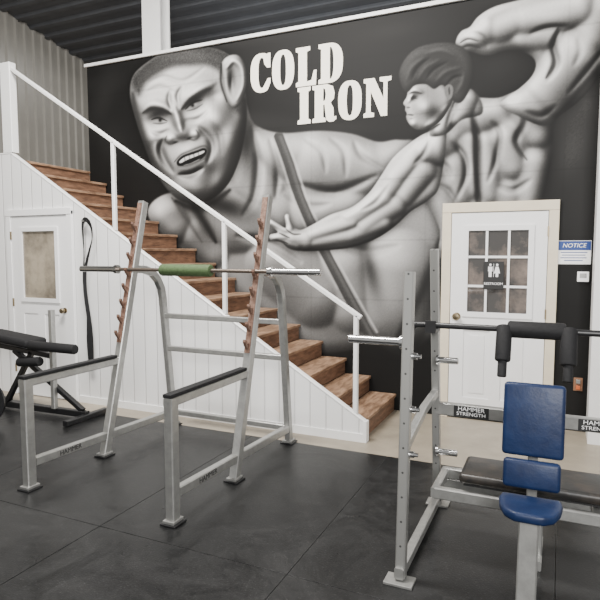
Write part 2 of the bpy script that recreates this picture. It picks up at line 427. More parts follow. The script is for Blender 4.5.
def blur(A,s):
    r=int(2.5*s)+1; k=np.exp(-.5*(np.arange(-r,r+1)/s)**2); k/=k.sum()
    for ax in (0,1):
        P=np.pad(A,[(r,r) if i==ax else (0,0) for i in (0,1)],mode='edge'); out=np.zeros_like(A)
        for j,w in enumerate(k):
            out+=w*(P[j:j+A.shape[0],:] if ax==0 else P[:,j:j+A.shape[1]])
        A=out
    return A
class Relief:
    """form study used to work out airbrush tones of a painted shape"""
    def __init__(s,M,inflate=9,r=6):
        s.M=M; s.H=inflate*blur(M.reshape(SH),r).ravel(); s.C=np.zeros(U.shape); s.A=np.zeros(U.shape)
    def cap(s,x0,y0,x1,y1,r0,r1=None,k=.45):
        r1=r0 if r1 is None else r1
        L=(x1-x0)**2+(y1-y0)**2+1e-9
        t=np.clip(((U-x0)*(x1-x0)+(Vv-y0)*(y1-y0))/L,0,1)
        r=r0+(r1-r0)*t; d2=((U-x0-t*(x1-x0))**2+(Vv-y0-t*(y1-y0))**2)/r**2
        s.C=np.maximum(s.C,k*r*np.clip(1-d2,0,1)); return s
    def bump(s,x,y,rx,ry,ang,h): s.A+=h*gau(x,y,rx,ry,ang); return s
    def line(s,pts,h,w):
        idx,d,t=seg(pts,w); ww=w*(.45+.55*np.sin(np.pi*t)); s.A[idx]+=h*np.exp(-(d/ww)**2)*(.3+.7*np.sin(np.pi*t)); return s
    def paint(s,amb=.06,gain=.95,kc=.05,light=(-.38,-.52,.76),soft=1.3,gam=1.5,rad=6,csoft=0):
        C=s.C.reshape(SH)
        if csoft: C=blur(C,csoft)
        H=blur((s.H+s.A).reshape(SH)+C,soft)
        gx=np.gradient(H,axis=1)/dU; gy=np.gradient(H,axis=0)/dV
        n=np.sqrt(gx*gx+gy*gy+1); l=np.array(light); l=l/np.linalg.norm(l)
        d=np.clip((-gx*l[0]-gy*l[1]+l[2])/n,0,1)
        cur=np.clip(H-blur(H,rad),-6,4)
        T=amb+gain*d**gam+kc*cur
        T=np.clip(T,.05,.93).ravel()
        G[:]=G*(1-s.M)+T*s.M; return s
def halo(M,a=.75,s=6): G[:]=G*(1-a*blur(M.reshape(SH),s).ravel())
# background smoke
for x,y,rx,ry,an,g,a in ((575,120,26,70,0,.20,.7),(560,2,60,10,0,.30,.5),(580,210,18,40,0,.15,.6),(104,96,10,30,20,.17,.6),(112,140,14,20,-20,.14,.6),(100,84,22,8,-10,.13,.5),(250,122,50,10,5,.16,.6),(330,128,40,7,0,.15,.5),(220,44,60,6,-8,.16,.5),(500,66,20,14,-20,.13,.6),(572,150,12,26,15,.27,.5),(584,96,10,20,-15,.26,.5),(395,30,30,8,-10,.13,.5)): blob(x,y,rx,ry,an,g,a)
# ---- first figure torso
M=mask([(244,104),(254,124),(280,133),(320,131),(352,134),(378,142),(400,140),(425,150),(450,230),(448,335),(425,345),(398,356),(375,345),(352,350),(300,345),(200,262),(160,232),(148,214),(155,200),(175,192),(215,190),(236,160)],1.6)
T=M; R1=Relief(M,15,10)
R1.cap(240,140,262,196,22,26,.38).cap(260,150,300,158,24,28,.35).cap(318,166,366,170,38,32,.36).cap(376,166,410,160,26,24,.35)
R1.cap(232,224,276,218,30,32,.36).cap(306,218,352,216,32,30,.36).cap(166,216,172,226,22,20,.4).cap(196,236,214,252,16,16,.3)
R1.cap(280,262,316,296,34,32,.36).cap(344,272,352,310,28,24,.32).cap(400,270,396,318,40,34,.36)
R1.line([(252,128),(258,160),(255,195),(244,214)],-5,5).line([(270,140),(278,168),(276,196)],-3,4).line([(296,184),(335,192),(376,176)],-4,5)
R1.line([(238,236),(270,244),(300,262)],-4,5).line([(354,142),(362,156),(382,168)],-2.5,3.5).line([(345,248),(368,252),(398,246)],-3,5)
R1.line([(306,140),(322,152),(326,172)],-2,3).line([(330,138),(344,152),(346,176)],-2,3).line([(286,196),(310,206),(330,204)],-2,3.5)
R1.paint(.05,.74,.036,gam=1.5,csoft=2.4)
blob(224,206,36,13,16,.06,.92,T); blob(247,140,9,34,0,.07,.9,T); blob(370,268,8,32,-14,.12,.75,T); blob(440,300,12,50,0,.07,.85,T); blob(205,235,18,22,20,.16,.55,T); blob(280,290,40,30,30,.26,.40,T); blob(395,330,34,22,0,.16,.5,T); blob(330,330,30,14,10,.22,.45,T)
blob(325,150,30,8,4,.84,.4,T); blob(268,150,8,14,-20,.84,.4,T); blob(392,256,16,10,10,.76,.4,T)
stroke([(188,196),(200,215),(216,242)],.07,5,.9,T); stroke([(172,198),(184,215),(202,242)],.22,3,.6,T)
stroke([(440,240),(424,288),(396,340)],.08,6,.7,T)
stroke([(279,137),(289,164),(300,198),(318,238),(343,286),(370,336)],.20,5.0,.92,T,True,False)
stroke([(281,137),(291,164),(302,198),(320,238),(345,286),(372,336)],.40,2.2,.6,T,False,False)
stroke([(286,137),(296,164),(307,198),(325,236),(350,284),(377,332)],.74,1.2,.7,T,False,False); stroke([(273,139),(283,166),(294,200),(312,240),(337,288)],.70,1.2,.55,T,False,False)
fill([(376,344),(405,352),(450,334),(450,470),(330,470),(352,352)],.07,5)
# ---- face
M=mask([(148,62),(164,53),(185,47),(206,47),(224,52),(238,64),(245,90),(247,115),(244,140),(238,163),(228,184),(212,199),(194,204),(178,199),(164,185),(152,164),(143,141),(135,116),(130,93),(134,75)],1.1)
halo(M,.8,7); H=M
F1=Relief(M,18,8)
F1.bump(188,120,54,72,-8,20)
F1.line([(143,112),(151,105),(162,106),(172,112)],5,5.5).line([(181,108),(190,98),(202,88),(214,83)],5,5.5)
F1.line([(147,92),(161,87),(176,93)],-1.1,2.2).line([(149,83),(164,77),(184,81),(205,67)],-1.1,2.2)
F1.line([(171,108),(169,99),(170,91)],-2.4,2.4).line([(179,103),(178,95),(182,87)],-2.4,2.4)
F1.bump(158,119.5,10,6.5,-8,-6.5).bump(194,105,11,7,-22,-6.5)
F1.bump(159,121,6,3.8,-8,3.8).bump(194,106,6.4,4,-22,3.8)
F1.line([(175,108),(178,120),(181,131)],7,4.8).bump(182,133,7.4,6,0,6.5).bump(170,139,4.2,3.8,0,3.6).bump(196,134,4.2,4,0,3.6)
F1.bump(151,138,10,9,-20,5).bump(215,118,11,11,-20,7).bump(230,142,9,18,10,5).bump(214,96,8,6,-20,-3).bump(236,100,7,18,0,-5)
F1.line([(164,139),(161,149),(165,160),(173,172)],-4,4).line([(200,128),(209,138),(212,149),(208,162)],-4,4).line([(211,122),(220,135),(222,154)],-2,3.6)
F1.line([(156,144),(155,156),(161,170)],3,4).bump(190,158,16,13,-20,6).bump(194,186,13,9,-12,8).line([(179,175),(191,174.5),(203,168)],-4.5,3).bump(214,174,8,11,20,-3).bump(168,182,6,10,-30,-2.5)
F1.line([(150,131),(160,134),(169,130)],-2,2.4).line([(186,120),(198,119),(209,110)],-2,2.4)
F1.paint(.05,.82,.045,light=(-.26,-.38,.89),soft=1.4,gam=2.1)
# cropped hair cap with a soft hairline, and the shadow side
HC=mask([(132,84),(134,74),(148,61),(164,52),(185,46),(206,46),(224,51),(238,63),(245,88),(246,110),(236,112),(230,88),(222,74),(208,66),(190,66),(172,68),(156,76),(146,84),(139,96)],4.5)
G[:]=G*(1-.80*HC*H)+(.10+.10*np.clip(gau(190,54,30,10,0),0,1))*.80*HC*H
rs=np.random.RandomState(3); G+=rs.normal(0,.035,G.shape)*HC*H
stroke([(245,100),(244,132),(238,160),(226,184),(208,201)],.05,10,.85,H)
stroke([(133,94),(136,112),(143,138),(152,162)],.12,5,.6,H); blob(158,117.5,12,5.5,-8,.08,.66,H); blob(194,102.5,13,6,-22,.08,.66,H); blob(190,186,28,14,-20,.18,.38,H); blob(226,160,12,26,8,.15,.45,H); blob(158,166,9,17,-25,.12,.45,H); blob(200,140,14,5,-30,.82,.25,H)
blob(166,88,15,6,-14,.82,.35,H); blob(214,118,8,8,0,.86,.45,H); blob(196,187,8,5,-12,.7,.4,H)
stroke([(143,113),(151,108.5),(162,109.5),(171,114)],.07,2.8,.65,H); stroke([(182,109),(190,101),(200,93.5),(211,88.5)],.07,3.0,.65,H)
blob(159,120.8,4.6,1.7,-6,.66,.85,H); blob(194,105.4,5,1.8,-22,.66,.85,H)
blob(160.3,120.3,1.8,1.8,0,.02,1,H); blob(192.7,105.5,1.9,1.9,0,.02,1,H)
stroke([(151.5,119.8),(159,117.8),(167.5,121.2)],.03,1.1,.85,H); stroke([(185.5,109.5),(193,102.8),(202.5,100)],.03,1.1,.85,H)
stroke([(153,123.2),(160,123.8),(167,122.4)],.16,.9,.6,H); stroke([(187,111),(195,109),(203,104)],.16,.9,.6,H)
stroke([(167,136),(165.5,140.5),(170,144),(175,143.3)],.10,1.5,.5,H); stroke([(196,130),(199,135.5),(195.3,140),(190,139.6)],.10,1.5,.5,H)
blob(175.5,142.3,3,1.3,-10,.03,.9,H); blob(189.3,138.4,3,1.3,-22,.03,.9,H)
Mo=fill([(177,161.5),(182,156),(189,153),(197,150.3),(204,148),(207,151),(204.5,156.5),(198,161),(190,164.2),(183,166),(178,165.6)],.03,.8)
fill([(179.5,161.5),(184.5,157.4),(193,154.4),(203.5,150.8),(203.6,153),(195,156.8),(187,160),(181,163)],.78,.6,1,True,Mo)
fill([(184,165),(191,163),(199,159.2),(199.8,160),(192,163.9),(185,165.8)],.45,.5,1,True,Mo)
for k in range(4): stroke([(184.6+k*4.6,157.2-k*1.5),(185.4+k*4.6,161.4-k*1.5)],.15,.5,.6,Mo,False,False)
stroke([(174.5,162),(181,155),(189,151.4),(204,146),(209,150.5)],.16,1.5,.65,H); stroke([(179,168.5),(190,167.3),(204,160.5)],.56,1.6,.55,H)
M=mask([(222,64),(229,56),(239,56),(246,68),(247,86),(241,103),(233,108),(227,98),(224,82)],1); halo(M,.3,3)
Relief(M,7,3).line([(227,68),(234,61),(242,68),(243,86),(237,100)],3.4,3).bump(232,82,4,12,0,-6).paint(.06,.66,.06,soft=1)
stroke([(222,64),(221,82),(227,102)],.08,1.6,.8)
stroke([(176,201),(194,208),(212,203),(230,190)],.05,5,.8,T)
# ---- second figure : back
M=mask([(438,118),(452,104),(474,98),(498,98),(522,90),(545,98),(552,122),(552,152),(547,182),(538,215),(532,260),(446,262),(440,230),(428,205),(416,182),(408,160),(416,142),(428,132)],1.2)
halo(M,.7,5); B=M
R2=Relief(M,12,7)
R2.cap(440,146,424,154,19,17,.45).cap(456,124,500,112,15,16,.36).cap(452,168,458,196,19,16,.38).cap(440,190,452,240,16,18,.35)
R2.cap(470,140,472,190,11,11,.36).cap(488,142,490,196,11,11,.36).cap(506,138,514,166,17,15,.42).cap(526,116,536,134,18,16,.45)
R2.cap(536,164,528,214,17,18,.4).cap(510,196,512,244,16,18,.34).cap(478,214,480,250,16,16,.3)
R2.line([(470,106),(477,135),(478,170),(481,240)],-6,3.2).line([(452,142),(464,156),(466,176),(456,200)],-3.2,3).line([(492,122),(500,134),(496,160),(488,182)],-3.2,3)
R2.line([(518,104),(524,122),(516,142),(526,160)],-3.6,3).line([(500,186),(514,190),(530,180)],-2.8,3).line([(430,160),(446,166),(452,178)],-2.6,3).line([(434,184),(448,190),(458,206)],-2.4,2.8)
R2.paint(.03,.80,.072,soft=1.5,gam=1.7,csoft=2.0)
blob(508,122,9,6,10,.88,.6,B); blob(450,134,12,6,-20,.86,.6,B); blob(536,116,6,9,0,.84,.5,B); blob(502,158,4,12,-10,.80,.4,B); blob(448,178,5,10,20,.78,.4,B); blob(490,205,40,12,0,.20,.35,B)
stroke([(470,108),(477,135),(478,170),(481,214)],.05,2.2,.6,B); stroke([(553,110),(554,150),(548,185),(539,217)],.04,6,.85,B); stroke([(519,102),(524,122),(516,142),(527,160)],.06,2.4,.55,B)
# left arm (reaching)
M=mask([(446,128),(428,132),(410,143),(393,158),(381,176),(369,193),(352,207),(330,215),(312,225),(300,230),(292,224),(289,215),(285,216),(286,228),(277,223),(269,219),(268,223),(278,232),(270,235),(271,240),(281,242),(290,249),(304,251),(328,250),(352,247),(377,238),(396,225),(411,211),(428,200),(440,184)],.9)
halo(M,.8,5); A=M
R3=Relief(M,7,4)
R3.cap(436,148,424,152,18,15,.55).cap(420,152,396,180,12,11,.5).cap(424,170,404,196,13,11,.48).cap(396,182,384,198,11,10,.48)
R3.cap(384,198,350,218,12,9,.5).cap(396,205,364,228,11,9,.48).cap(384,222,350,236,9,7,.45).cap(352,222,312,236,8,7,.5).cap(350,236,310,243,7,6,.45)
R3.cap(306,240,294,238,10,8,.45).cap(292,237,273,238,3.4,2.6,.6).cap(290,231,271,222,3.2,2.6,.6).cap(291,228,287,217,3,2.4,.6).cap(298,246,280,241,3.4,2.6,.6)
R3.line([(388,186),(376,202),(362,210)],-1.6,2.4).line([(430,140),(424,154),(414,164)],-1.8,2.4)
R3.paint(.03,.83,.072,soft=1.2,gam=1.65,csoft=1.2)
stroke([(304,251),(328,250),(352,247),(377,238),(396,226),(412,212),(430,200)],.04,3.4,.8,A); blob(404,164,10,5,-50,.88,.5,A); blob(350,221,20,4,-22,.86,.5,A)
stroke([(286,229),(293,234),(301,234)],.1,1.0,.8,A); stroke([(279,233),(290,238)],.1,1.0,.8,A); stroke([(276,240),(288,243)],.1,1.0,.8,A)
# raised arm
M=mask([(456,46),(457,38),(462,31),(470,27),(478,17),(492,8),(512,2),(560,-8),(612,-8),(612,42),(606,62),(594,84),(578,102),(562,114),(544,126),(518,116),(500,106),(506,98),(520,88),(532,76),(536,64),(530,55),(514,50),(500,52),(492,55),(482,55),(472,52),(462,51)],1)
halo(M,.6,5); Rm=M
R4=Relief(M,10,5)
R4.cap(520,108,536,104,18,20,.42).cap(546,94,578,54,24,26,.46).cap(592,36,606,14,22,22,.42)
R4.cap(580,10,526,22,20,16,.48).cap(552,36,522,40,13,11,.4).cap(520,22,498,30,14,13,.45)
R4.cap(488,30,474,38,13,11,.45)
R4.line([(560,30),(554,46),(557,64),(548,80)],-4.5,3).line([(602,52),(588,70),(568,94)],-3,3).line([(530,34),(546,28),(568,26)],-3,2.4).line([(526,112),(542,116),(556,106)],-3.4,3.4).line([(574,66),(580,52),(578,38)],-2,3)
R4.line([(460,43),(468,39),(478,41)],-2,1.4).line([(461,48),(470,46),(480,48)],-1.8,1.3).line([(466,34),(474,33),(484,38),(488,48)],-2.2,1.6)
R4.paint(.03,.82,.072,soft=1.4,gam=1.7,csoft=1.6)
stroke([(558,28),(551,44),(553,62),(546,78)],.05,3,.7,Rm); stroke([(460,43),(468,39),(478,41)],.08,1,.7,Rm); stroke([(461,48),(470,45.5),(480,48)],.08,1,.6,Rm); blob(548,14,24,6,-6,.88,.55,Rm); blob(584,42,8,15,32,.88,.55,Rm)
# neck, face and hair
M=mask([(434,122),(446,102),(466,88),(480,98),(482,114),(462,120),(446,134),(430,136)],1.2); Relief(M,8,4).cap(468,98,460,120,10,10,.5).cap(450,112,440,130,8,8,.5).line([(462,92),(452,110),(446,128)],-2.6,2.4).paint(.04,.70,.07,soft=1.1)
Fp=[(411,82),(408,90),(407,96.5),(403.5,103),(405.5,106.5),(405.3,110),(407,113.5),(406.3,117),(408.5,122.5),(414,128.5),(424,130),(437,124),(447,112),(453,96),(442,80),(424,78)]
M=mask(Fp,.7); halo(M,.5,3); Fc=M
Relief(M,9,4).line([(408.5,93),(415,90.5),(423,92.5)],2.6,2.4).bump(414.5,98.5,4,2.4,0,-3.4).line([(412.5,95),(407.5,103)],2.6,2).bump(425,107,7,6.5,0,3.4).bump(412.5,124,4,3,0,2.4).bump(437,116,8,7,-40,-3).line([(426,126),(438,119),(447,106)],2.6,3.2).paint(.05,.76,.07,light=(-.5,-.42,.76),soft=.9,gam=1.5)
stroke([(410,93.4),(415,92),(422,93.8)],.07,1.3,.75,Fc); blob(414.5,98.4,3,1.0,8,.06,.8,Fc); stroke([(406.5,107.4),(410,107.6)],.14,1.0,.7,Fc)
stroke([(407.5,114.6),(411,114.9),(413.6,115.4)],.10,.9,.8,Fc); stroke([(409.5,118.6),(413,118.8)],.25,.9,.4,Fc); blob(441,117,9,8,-40,.07,.8,Fc); stroke([(413,130.5),(426,131),(440,124)],.06,2,.8)
blob(424,104,5,5,0,.84,.4,Fc)
Hp=[(403,89),(399,74),(405,59),(417,48),(436,43),(454,43.5),(467,51),(473,65),(472,82),(467,95),(460,103),(452,100),(448,91),(442,85),(434,89),(426,84.5),(415,85.5),(408,92)]
M=mask(Hp,1.0); halo(M,.35,2)
Relief(M,9,5).line([(407,80),(412,68),(424,58)],1.6,2.4).line([(418,80),(426,68),(440,60)],1.6,2.4).line([(436,82),(446,72),(460,68)],1.6,2.4).line([(426,54),(442,50),(456,56)],1.4,2.4).line([(456,94),(462,84),(464,74)],1.4,2.4).line([(412,80),(418,68),(430,58)],-1.6,1.7).line([(426,80),(434,70),(448,62)],-1.6,1.7).line([(446,86),(454,78),(464,76)],-1.6,1.7).paint(.03,.21,.045,soft=.9,gam=1.9)
M=mask([(445,87),(449.5,84.5),(453,88),(452,97),(448,100),(445,94)],.8); G[:]=G*(1-M)+.42*M; stroke([(449,87),(449.5,95)],.08,.9,.85)
G=np.clip(G,.02,1); G=np.where(G>.1,.1+(.9)*((G-.1)/.9)**1.14,G)
jz=np.abs(((ZZ+.1)/.61+.5)%1-.5)*.61; jx=np.abs((XX/1.22+.5)%1-.5)*1.22
G*=1-.10*np.exp(-(jz/.008)**2)-.06*np.exp(-(jx/.008)**2)
G+=rs.normal(0,.010,G.shape)*(G>.15)
G=np.clip(G,.04,.95)
verts=np.stack([XX,np.full(XX.shape,YW-.003),ZZ],1)
ii=np.arange((nx+1)*(nz+1)).reshape(nz+1,nx+1)
a=ii[:-1,:-1].ravel();b=ii[:-1,1:].ravel();c_=ii[1:,1:].ravel();d_=ii[1:,:-1].ravel()
faces=np.stack([a,b,c_,d_],1)
me=bpy.data.meshes.new("mural")
me.vertices.add(len(verts)); me.vertices.foreach_set("co",verts.ravel())
me.loops.add(faces.size); me.loops.foreach_set("vertex_index",faces.ravel().astype(np.int32))
me.polygons.add(len(faces)); me.polygons.foreach_set("loop_start",np.arange(0,faces.size,4,dtype=np.int32))
me.update(calc_edges=True)
ca=me.color_attributes.new("paint",'FLOAT_COLOR','POINT')
lin=np.where(G<=.04045,G/12.92,((G+.055)/1.055)**2.4)
rgba=np.stack([lin*1.0,lin*.985,lin*.96,np.ones_like(lin)],1)
ca.data.foreach_set("color",rgba.ravel().astype(np.float32))
mm=bpy.data.materials.new("mural_paint"); mm.use_nodes=True; nt=mm.node_tree; bs=nt.nodes["Principled BSDF"]; bs.inputs["Roughness"].default_value=.6; bs.inputs["Specular IOR Level"].default_value=.2
at=nt.nodes.new("ShaderNodeAttribute"); at.attribute_name="paint"; nt.links.new(at.outputs["Color"],bs.inputs["Base Color"])
me.materials.append(mm)
mural=bpy.data.objects.new("mural",me); COL.objects.link(mural)
mural["label"]="black and grey airbrushed wall mural of two muscular men"; mural["category"]="mural"

def ell(cx,cy,rx,ry,a0,a1,n=20,e=.8):
    out=[]
    for i in range(n+1):
        a=math.radians(a0+(a1-a0)*i/n); c,s=math.cos(a),math.sin(a)
        out.append((cx+rx*math.copysign(abs(c)**e,c),cy+ry*math.copysign(abs(s)**e,s)))
    return out
I_=( .38,[[(0,0),(.38,0),(.38,.1),(.31,.13),(.31,.87),(.38,.9),(.38,1),(0,1),(0,.9),(.07,.87),(.07,.13),(0,.1)]],[])
O_=( .64,[ell(.32,.5,.32,.52,0,360,36)[:-1]],[ell(.32,.5,.085,.40,0,360,24)[:-1]])
C_=( .60,[ell(.33,.5,.33,.52,62,300,30)+[(.60,.22),(.60,.34),(.52,.34)]+ell(.34,.5,.10,.40,300,62,20)+[(.42,.72),(.50,.62),(.60,.62),(.60,1),(.52,1),(.49,.955)]],[])
L_=( .58,[[(0,0),(.56,0),(.58,.38),(.5,.38),(.44,.14),(.31,.11),(.31,.87),(.40,.9),(.40,1),(0,1),(0,.9),(.07,.87),(.07,.13),(0,.1)]],[])
D_=( .66,[[(0,0)]+ell(.28,.5,.38,.5,-90,90,20)+[(0,1),(0,.9),(.07,.87),(.07,.13),(0,.1)]],[[(.31,.1)]+ell(.31,.5,.10,.4,-90,90,14)[1:]])
R_=( .68,[[(0,0),(.38,0),(.38,.1),(.31,.13),(.31,.46),(.35,.46),(.37,.25),(.40,.05),(.48,-.01),(.6,-.01),(.68,.05),(.68,.13),(.61,.12),(.60,.35),(.52,.5),(.61,.6),(.63,.75),(.58,.93),(.42,1),(0,1),(0,.9),(.07,.87),(.07,.13),(0,.1)]],[[(.31,.56),(.36,.58),(.385,.73),(.36,.88),(.31,.9)]])
N_=( .72,[[(0,0),(.28,0),(.28,.1),(.19,.13),(.19,.66),(.46,0),(.62,0),(.62,.87),(.72,.9),(.72,1),(.42,1),(.42,.9),(.52,.87),(.52,.46),(.28,1),(0,1),(0,.9),(.07,.87),(.07,.13),(0,.1)]],[])
def word(letters,x0,x1,z0,z1,nm):
    gap=.05; W=sum(l[0] for l in letters)+gap*(len(letters)-1); sx=(x1-x0)/W; h=z1-z0; cx=x0
    cu=bpy.data.curves.new("w",'CURVE'); cu.dimensions='2D'; cu.fill_mode='BOTH'
    for w,outs,holes in letters:
        for pl in outs+holes:
            s=cu.splines.new('POLY'); s.points.add(len(pl)-1); s.use_cyclic_u=True
            for k,(x,z) in enumerate(pl): s.points[k].co=(cx+x*sx,z0+z*h,0,1)
        cx+=(w+gap)*sx
    t=bpy.data.objects.new("w",cu); COL.objects.link(t)
    dg=bpy.context.evaluated_depsgraph_get(); me=bpy.data.meshes.new_from_object(t.evaluated_get(dg)); bpy.data.objects.remove(t)
    me.transform(Matrix.Translation((0,YW-.006,0))@Matrix.Rotation(math.pi/2,4,'X'))
    me.materials.clear(); me.materials.append(M_letter); me.name="lettering"
    o=bpy.data.objects.new("lettering",me); COL.objects.link(o); o.parent=mural; o["label"]=nm
word([C_,O_,L_,D_],-3.17,-2.09,3.355,3.755,"cream slab-serif painted word COLD")
word([I_,R_,O_,N_],-2.60,-1.58,2.965,3.345,"cream slab-serif painted word IRON")

# ------------------------------------------------------------ squat rack
rk=thing("squat_rack","silver steel squat rack with leaning uprights and rust-brown hooks","squat rack",(-2.64,3.4,0))
XA,XB=-3.23,-2.04
def uy(z): return 3.36+.26*z
for X in (XA,XB):
    tube("upright",[(X,uy(.02),.02),(X,uy(2.03),2.03)],.06,.07,M_silver,rk)
    V=[(X+dx,uy(z)-dy,z) for z in (.88,2.02) for dx,dy in ((-.022,.0355),(.022,.0355),(.022,.0425),(-.022,.0425))]
    mk("hook_strip",V,[(0,1,2,3),(4,5,6,7),(0,1,5,4),(1,2,6,5),(2,3,7,6),(3,0,4,7)],M_rust,rk)
    for k in range(8):
        z=1.42+.125*(k-4); y0=uy(z+.03)
        prof=[(y0-.043,z-.03),(y0-.085,z+.02),(y0-.097,z+.045),(y0-.093,z+.062),(y0-.083,z+.060),(y0-.077,z+.033),(y0-.043,z+.030)]
        n=len(prof); V=[(X-.011,y,q_) for y,q_ in prof]+[(X+.011,y,q_) for y,q_ in prof]
        mk("bar_hook",V,[tuple(range(n)),tuple(range(n,2*n))]+[(i,(i+1)%n,n+(i+1)%n,n+i) for i in range(n)],M_rust,rk)
    tube("rear_post",[(X,4.25,.02),(X,4.12,1.20),(X,4.10,1.29),(X,4.05,1.37),(X,3.98,1.43),(X,3.88,1.46),(X,3.76,1.465)],.05,.065,M_silver,rk)
    tube("base_rail",[(X,2.70,.18),(X,4.2,.13)],.05,.06,M_silver,rk)
    tube("front_post",[(X,2.66,.02),(X,2.66,.76)],.06,.07,M_silver,rk)
    tube("safety_rail",[(X,2.62,.735),(X,3.53,.735)],.05,.055,M_silver,rk)
    box("rail_pad",X-.03,X+.03,2.62,3.50,.763,.785,M_rubber,rk,.004)
    for y in (2.66,uy(0),4.25):
        box("foot_plate",X-.055,X+.055,y-.06,y+.06,0,.012,M_black,rk,.004)
        box("foot_sleeve",X-.04,X+.04,y-.05,y+.05,.012,.03,M_silver2,rk,.003)
for z,y in ((1.04,4.135),(.74,4.168),(.135,4.235)):
    tube("crossbar",[(XA,y,z),(XB,y,z)],.045,.045,M_silver,rk,(0,1,0))
text("maker_label","HAMMER",.05,(XB+.0258,3.0,.17),M_label,rk,rot=(math.pi/2,0,math.pi/2))
text("maker_label","HAMMER",.05,(XA+.0258,3.0,.17),M_label,rk,rot=(math.pi/2,0,math.pi/2))

bb=thing("barbell","barbell with chrome sleeves and green foam pad on rack hooks","barbell",(-2.62,3.66,1.48))
bz=1.466; by=3.665
rod("shaft",[(-3.32,by,bz),(-1.92,by,bz)],.0145,M_barsteel,bb)
for s,x in ((-1,-3.32),(1,-1.92)):
    lathe("sleeve",(x,by,bz),(s,0,0),[(0,.02),(0,.036),(.03,.036),(.032,.025),(.405,.025),(.41,.02)],M_chrome,bb)
lathe("foam_pad",(-2.88,by,bz),(1,0,0),foam(.47,.047),M_green,bb)

# ------------------------------------------------------------ bench press rack
r2=thing("press_rack","silver steel press rack with plate pegs and crossbars","weight rack",(-.06,3.1,0))
for X in (-.66,.54):
    sg=-1 if X<0 else 1
    tube("front_upright",[(X,2.64,.02),(X,2.73,1.51)],.048,.055,M_perf,r2)
    tube("rear_upright",[(X,3.55,.02),(X,3.42,.9),(X,3.31,1.62)],.045,.055,M_perf,r2)
    tube("base_rail",[(X,2.6,.05),(X,3.6,.05)],.045,.055,M_silver,r2)
    tube("side_rail",[(X,2.70,.66),(X,2.9,.70),(X,3.1,.74),(X,3.42,.76)],.04,.05,M_silver,r2)
    for y in (2.62,3.58):
        box("foot_plate",X-.07,X+.07,y-.05,y+.05,0,.014,M_silver2,r2,.003)
    for z in (.42,.98):
        lathe("plate_peg",(X-sg*.023,3.40-.08*z,z),(-sg,0,0),[(0,.03),(.012,.03),(.014,.019),(.12,.019),(.125,.012)],M_chrome,r2)
    for z in (.62,.84,1.10):
        lathe("lock_pin",(X-sg*.024,2.655+.06*z,z),(-sg,0,0),[(0,.016),(.02,.016),(.022,.01),(.04,.01)],M_chrome,r2)
    mk("bar_hook",[(X+dx,y,z) for dx in (-.03,.03) for y,z in ((3.37,1.145),(3.237,1.145),(3.237,1.215),(3.247,1.215),(3.252,1.165),(3.37,1.165))],
       [tuple(range(6)),tuple(range(6,12))]+[(i,(i+1)%6,6+(i+1)%6,6+i) for i in range(6)],M_black,r2)
tube("crossbar",[(-.66,3.455,.66),(.54,3.455,.66)],.05,.075,M_silver,r2,(0,1,0))
tube("crossbar",[(-.66,3.53,.17),(.54,3.53,.17)],.05,.07,M_silver,r2,(0,1,0))
for x in (-.45,.22):
    lb=box("maker_label",x-.10,x+.10,3.426,3.430,.628,.692,M_label,r2)
    text("label_lettering","HAMMER",.034,(x,3.4245,.676),M_signw,lb,xs=1.12)
    text("label_lettering","STRENGTH",.029,(x,3.4245,.646),M_signw,lb,xs=1.15)

sb=thing("safety_squat_bar","black safety squat bar with padded yoke, handles and chrome sleeves","barbell",(-.1,3.29,1.19))
yb=3.29; zb=1.185
rod("shaft",[(-.83,yb,1.075),(-.80,yb,1.075),(-.785,yb,1.09),(-.775,yb,1.165),(-.755,yb,zb),(.555,yb,zb),(.575,yb,1.165),(.585,yb,1.09),(.60,yb,1.075),(.63,yb,1.075)],.017,M_black,sb,(0,1,0))
for s,x in ((-1,-.82),(1,.62)):
    lathe("sleeve",(x,yb,1.075),(s,0,0),[(0,.02),(0,.04),(.025,.04),(.027,.025),(.345,.025),(.35,.018)],M_chrome,sb)
lathe("yoke_pad",(-.25,yb,zb),(1,0,0),foam(.29,.046),M_rubber,sb)
for x in (-.265,.055):
    lathe("shoulder_pad",(x,yb-.01,zb+.02),(0,-.40,-1),foam(.2,.041),M_rubber,sb)
    lathe("handle",(x,yb-.083,zb-.155),(0,-.25,-1),[(0,.018),(.01,.024),(.09,.024),(.095,.018)],M_rubber,sb)

fb=thing("flat_bench","black vinyl flat bench with worn padding on silver rails","bench",(0,3.1,0))
cushion("bench_pad",-.44,.80,2.94,3.25,.41,.465,M_vinyl,fb,.022)
box("pad_board",-.42,.78,2.97,3.23,.395,.41,M_black,fb)
tube("side_rail",[(-.56,2.945,.345),(.86,2.945,.345)],.04,.06,M_silver,fb,(0,1,0))
tube("side_rail",[(-.56,3.245,.345),(.86,3.245,.345)],.04,.06,M_silver,fb,(0,1,0))
for x in (-.56,.2,.86): tube("cross_member",[(x,2.93,.345),(x,3.26,.345)],.04,.055,M_silver,fb)
for x in (-.06,.80):
    tube("leg",[(x,3.1,.34),(x,3.1,.03)],.05,.05,M_silver,fb)
    tube("foot_bar",[(x,3.0,.026),(x,3.3,.026)],.05,.05,M_silver,fb)

